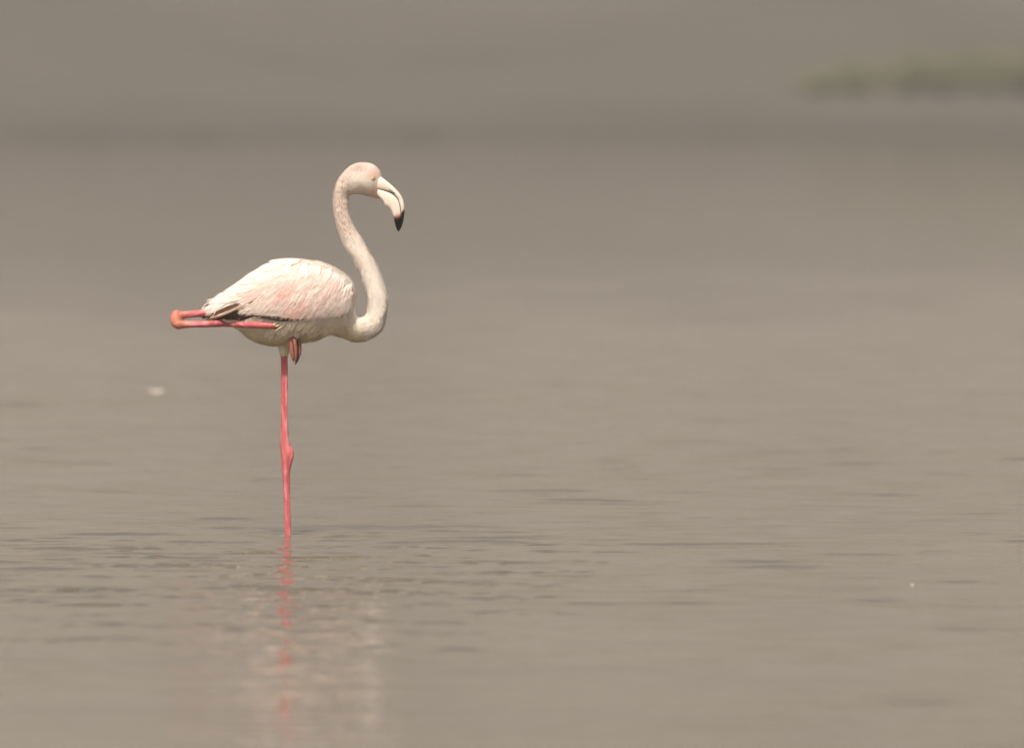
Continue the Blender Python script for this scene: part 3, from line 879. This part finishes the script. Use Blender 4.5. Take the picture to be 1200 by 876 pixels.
# ------------------------------------------------------------------ floating feather and down
def floating(name, loc, rot, length, width, curl, label, cat):
    V, F, cs, uv = [], [], [], []
    nu, nv = 14, 6
    for i in range(nu + 1):
        t = i / nu; u = 2 * t - 1
        w = width * (0.25 + 0.75 * math.sin(math.pi * (0.12 + 0.8 * t)) ** 0.7)
        for j in range(nv + 1):
            s = -1 + 2 * j / nv
            z = curl * (abs(u) ** 1.5) + 0.10 * width * s * s
            V.append((u * length / 2, s * w / 2, z + 0.0015)); uv.append((j / nv, t)); cs.append((0.52, 0.48, 0.43))
    m = nv + 1
    for i in range(nu):
        for j in range(nv):
            F.append((i * m + j, i * m + j + 1, (i + 1) * m + j + 1, (i + 1) * m + j))
    o = mesh(name, V, F, FEATHER)
    ul = o.data.uv_layers.new(name='UVMap')
    li = np.zeros(len(o.data.loops), dtype=np.int32); o.data.loops.foreach_get('vertex_index', li)
    ul.data.foreach_set('uv', np.array(uv, dtype=np.float32)[li].ravel())
    set_color(o, np.array(cs))
    so = o.modifiers.new('thickness', 'SOLIDIFY'); so.thickness = 0.0012; so.offset = 1
    o.location = loc; o.rotation_euler = rot
    tag(o, label, cat)
    return o

def on_water(px, py):
    """a spot on the water plane, from its place in the side drawing of the scene"""
    a = (py - 438) * U / DIST
    ang = PITCH + math.atan(a)
    d = CAM_H / math.tan(ang)
    return (cam.location.x + (px - 600) * U / DIST * d, -DIST + d, 0.0)
p = on_water(183, 461)
floating('floating_feather', (p[0], p[1], 0.004), (0.3, 0, 0.1), 0.056, 0.024, 0.007, 'small curled white feather floating on the water behind the flamingo', 'feather')
p = on_water(1069, 687)
floating('down_tuft', (p[0], p[1], 0.002), (0.5, 0, 0.3), 0.005, 0.007, 0.003, 'tiny fleck of white down on the water at the right', 'down')

# ------------------------------------------------------------------ far bank: shrubs and tussocks
def mat_leaf(name, a, b):
    m, nt, p = new_mat(name)
    tc = node(nt, 'ShaderNodeTexCoord')
    n1 = noise(nt, tc.outputs['Object'], 3.0, 3)
    nt.links.new(mix(nt, maprange(nt, n1, 0.35, 0.65, 0, 1), a, b), p.inputs['Base Color'])
    p.inputs['Roughness'].default_value = 0.8
    p.inputs['Specular IOR Level'].default_value = 0.2
    return m
LEAF = mat_leaf('grey_green_leaf', (0.175, 0.18, 0.080), (0.21, 0.212, 0.11))
DRY = mat_leaf('dry_grass', (0.15, 0.125, 0.09), (0.20, 0.165, 0.12))
BARK = mat_leaf('dull_bark', (0.10, 0.08, 0.06), (0.16, 0.13, 0.10))

def shrub_mesh(seed, rx, h):
    g = np.random.default_rng(seed)
    tips, V, F = [], [], []
    for k in range(16):                                   # stems
        a, l = g.uniform(0, 6.283), g.uniform(0.6, 1.0)
        p0 = np.array([g.normal(0, rx * .12), g.normal(0, rx * .12), -0.15]); p1 = np.array([math.cos(a) * rx * .8 * g.random() ** .6, math.sin(a) * rx * .8 * g.random() ** .6, h * l])
        o = len(V); pm = (p0 + p1) / 2 + np.array([0, 0, 0.12 * h])
        for c, r in ((p0, .022), (pm, .015), (p1, .005)):
            for q in range(5): V.append(c + np.array([math.cos(q * 1.2566), math.sin(q * 1.2566), 0]) * r)
        for i in range(2):
            for q in range(5):
                F.append((o + i * 5 + q, o + i * 5 + (q + 1) % 5, o + i * 5 + 5 + (q + 1) % 5, o + i * 5 + 5 + q))
        tips += [pm * .6 + p1 * .4, p1, pm]
    LV, LF = [], []
    for k in range(1500):
        t = tips[g.integers(len(tips))]
        c = t + g.normal(0, 1, 3) * np.array([rx * .17, rx * .17, h * .12])
        c[2] = max(0.04, c[2] - h * .25 * g.random())
        d = g.normal(0, 1, 3); d[2] = abs(d[2]); d /= np.linalg.norm(d)
        s = np.cross(d, g.normal(0, 1, 3)); s /= np.linalg.norm(s)
        L = g.uniform(.07, .14); o = len(LV)
        n_ = np.cross(d, s) * L * .12
        LV += [c, c + d * L * .5 + s * L * .22 + n_, c + d * L, c + d * L * .5 - s * L * .22 + n_]
        LF += [(o, o + 1, o + 2), (o, o + 2, o + 3)]
    return V, F, LV, LF

gz = BVHTree.FromPolygons([v.co.copy() for v in ground.data.vertices], [tuple(p.vertices) for p in ground.data.polygons])
def drop(x, y):
    h = gz.ray_cast(Vector((x, y, 400)), Vector((0, 0, -1)))
    return h[0].z
SH = [shrub_mesh(50 + i, 1.25, 1.12) for i in range(3)]
ORD = ['leftmost and lowest', 'second from the left', 'third from the left', 'fourth from the left', 'fifth from the left', 'rightmost']
spots = [(x, y, sc_, 'dusty green shrub on the far bank, %s of the row' % ORD[i]) for i, (x, y, sc_) in enumerate(
    [(7.6, 234.5, .55), (8.5, 235.2, .8), (9.5, 234.2, .95), (10.4, 235.4, 1.0), (11.3, 234.4, 1.0), (12.2, 235.6, 1.05)])]
for i, (x, y, s, lab) in enumerate(spots):
    r = bpy.data.objects.new('shrub', None); COL.objects.link(r)
    r.location = (x, y, drop(x, y) + 0.02); r.scale = (max(s, .9), max(s, .9), s); r.rotation_euler = (0, 0, i * 1.7)
    tag(r, lab, 'shrub', 'green shrubs on the far bank')
    V, F, LV, LF = SH[i % 3]
    mesh('stems', V, F, BARK, r); mesh('foliage', LV, LF, LEAF, r, smooth=False)

def tussock(seed):
    g = np.random.default_rng(seed); V, F = [], []
    for k in range(90):
        a = g.uniform(0, 6.283); r0 = g.random() ** .5 * .16; L = g.uniform(.16, .36); lean = g.uniform(.1, .7)
        b = np.array([math.cos(a) * r0, math.sin(a) * r0, -0.03]); t = b + np.array([math.cos(a) * lean, math.sin(a) * lean, 1]) * L
        s = np.array([-math.sin(a), math.cos(a), 0]) * .012; m_ = (b + t) / 2 + np.array([0, 0, .04]); o = len(V)
        V += [b - s, b + s, m_ - s * .7, m_ + s * .7, t]
        F += [(o, o + 1, o + 3, o + 2), (o + 2, o + 3, o + 4)]
    return V, F
TU = [tussock(80 + i) for i in range(3)]
tmesh = []
for V, F in TU:
    o = mesh('grass_tussock', V, F, DRY, smooth=False); tmesh.append(o.data); bpy.data.objects.remove(o)
tx = [-9.2, -8.7, -8.1, -6.1, -5.8, -1.7, -1.2, 0.7, 4.9, 5.4, 5.9, 9.4]
for i, x in enumerate(tx):
    o = bpy.data.objects.new('grass_tussock', tmesh[i % 3]); COL.objects.link(o)
    y = 213 + 1.6 * math.sin(x * 0.16 + 0.7) + 1.1 * math.sin(x * 0.41 + 2.0) + 4 * math.sin(x * 0.021) + 2.0 + (i * 37 % 10) * 0.25
    o.location = (x, y, drop(x, y)); o.rotation_euler = (0, 0, i * 2.1); s = 0.30 + (i * 53 % 10) * 0.03; o.scale = (s * 1.9, s * 1.5, s)
    tag(o, 'low dry grass tussock along the far water line', 'grass tussock', 'dry tussocks along the far water line')

# ------------------------------------------------------------------ the hazy air over the lake
hz = [(-1700, -1000, -1.3), (1700, -1000, -1.3), (1700, 1900, -1.3), (-1700, 1900, -1.3), (-1700, -1000, 132), (1700, -1000, 132), (1700, 1900, 132), (-1700, 1900, 132)]
haze = mesh('haze', hz, [(0, 3, 2, 1), (4, 5, 6, 7), (0, 1, 5, 4), (1, 2, 6, 5), (2, 3, 7, 6), (3, 0, 4, 7)], smooth=False)
hm = bpy.data.materials.new('hazy_air'); hm.use_nodes = True; hm.node_tree.nodes.clear()
ho = hm.node_tree.nodes.new('ShaderNodeOutputMaterial'); hv = hm.node_tree.nodes.new('ShaderNodeVolumePrincipled')
hv.inputs['Color'].default_value = (0.50, 0.50, 0.498, 1); hv.inputs['Density'].default_value = 0.0018
hm.node_tree.links.new(hv.outputs[0], ho.inputs['Volume'])
haze.data.materials.append(hm)
tag(haze, 'pale dusty haze over the lake and the far bank', None, kind='stuff')
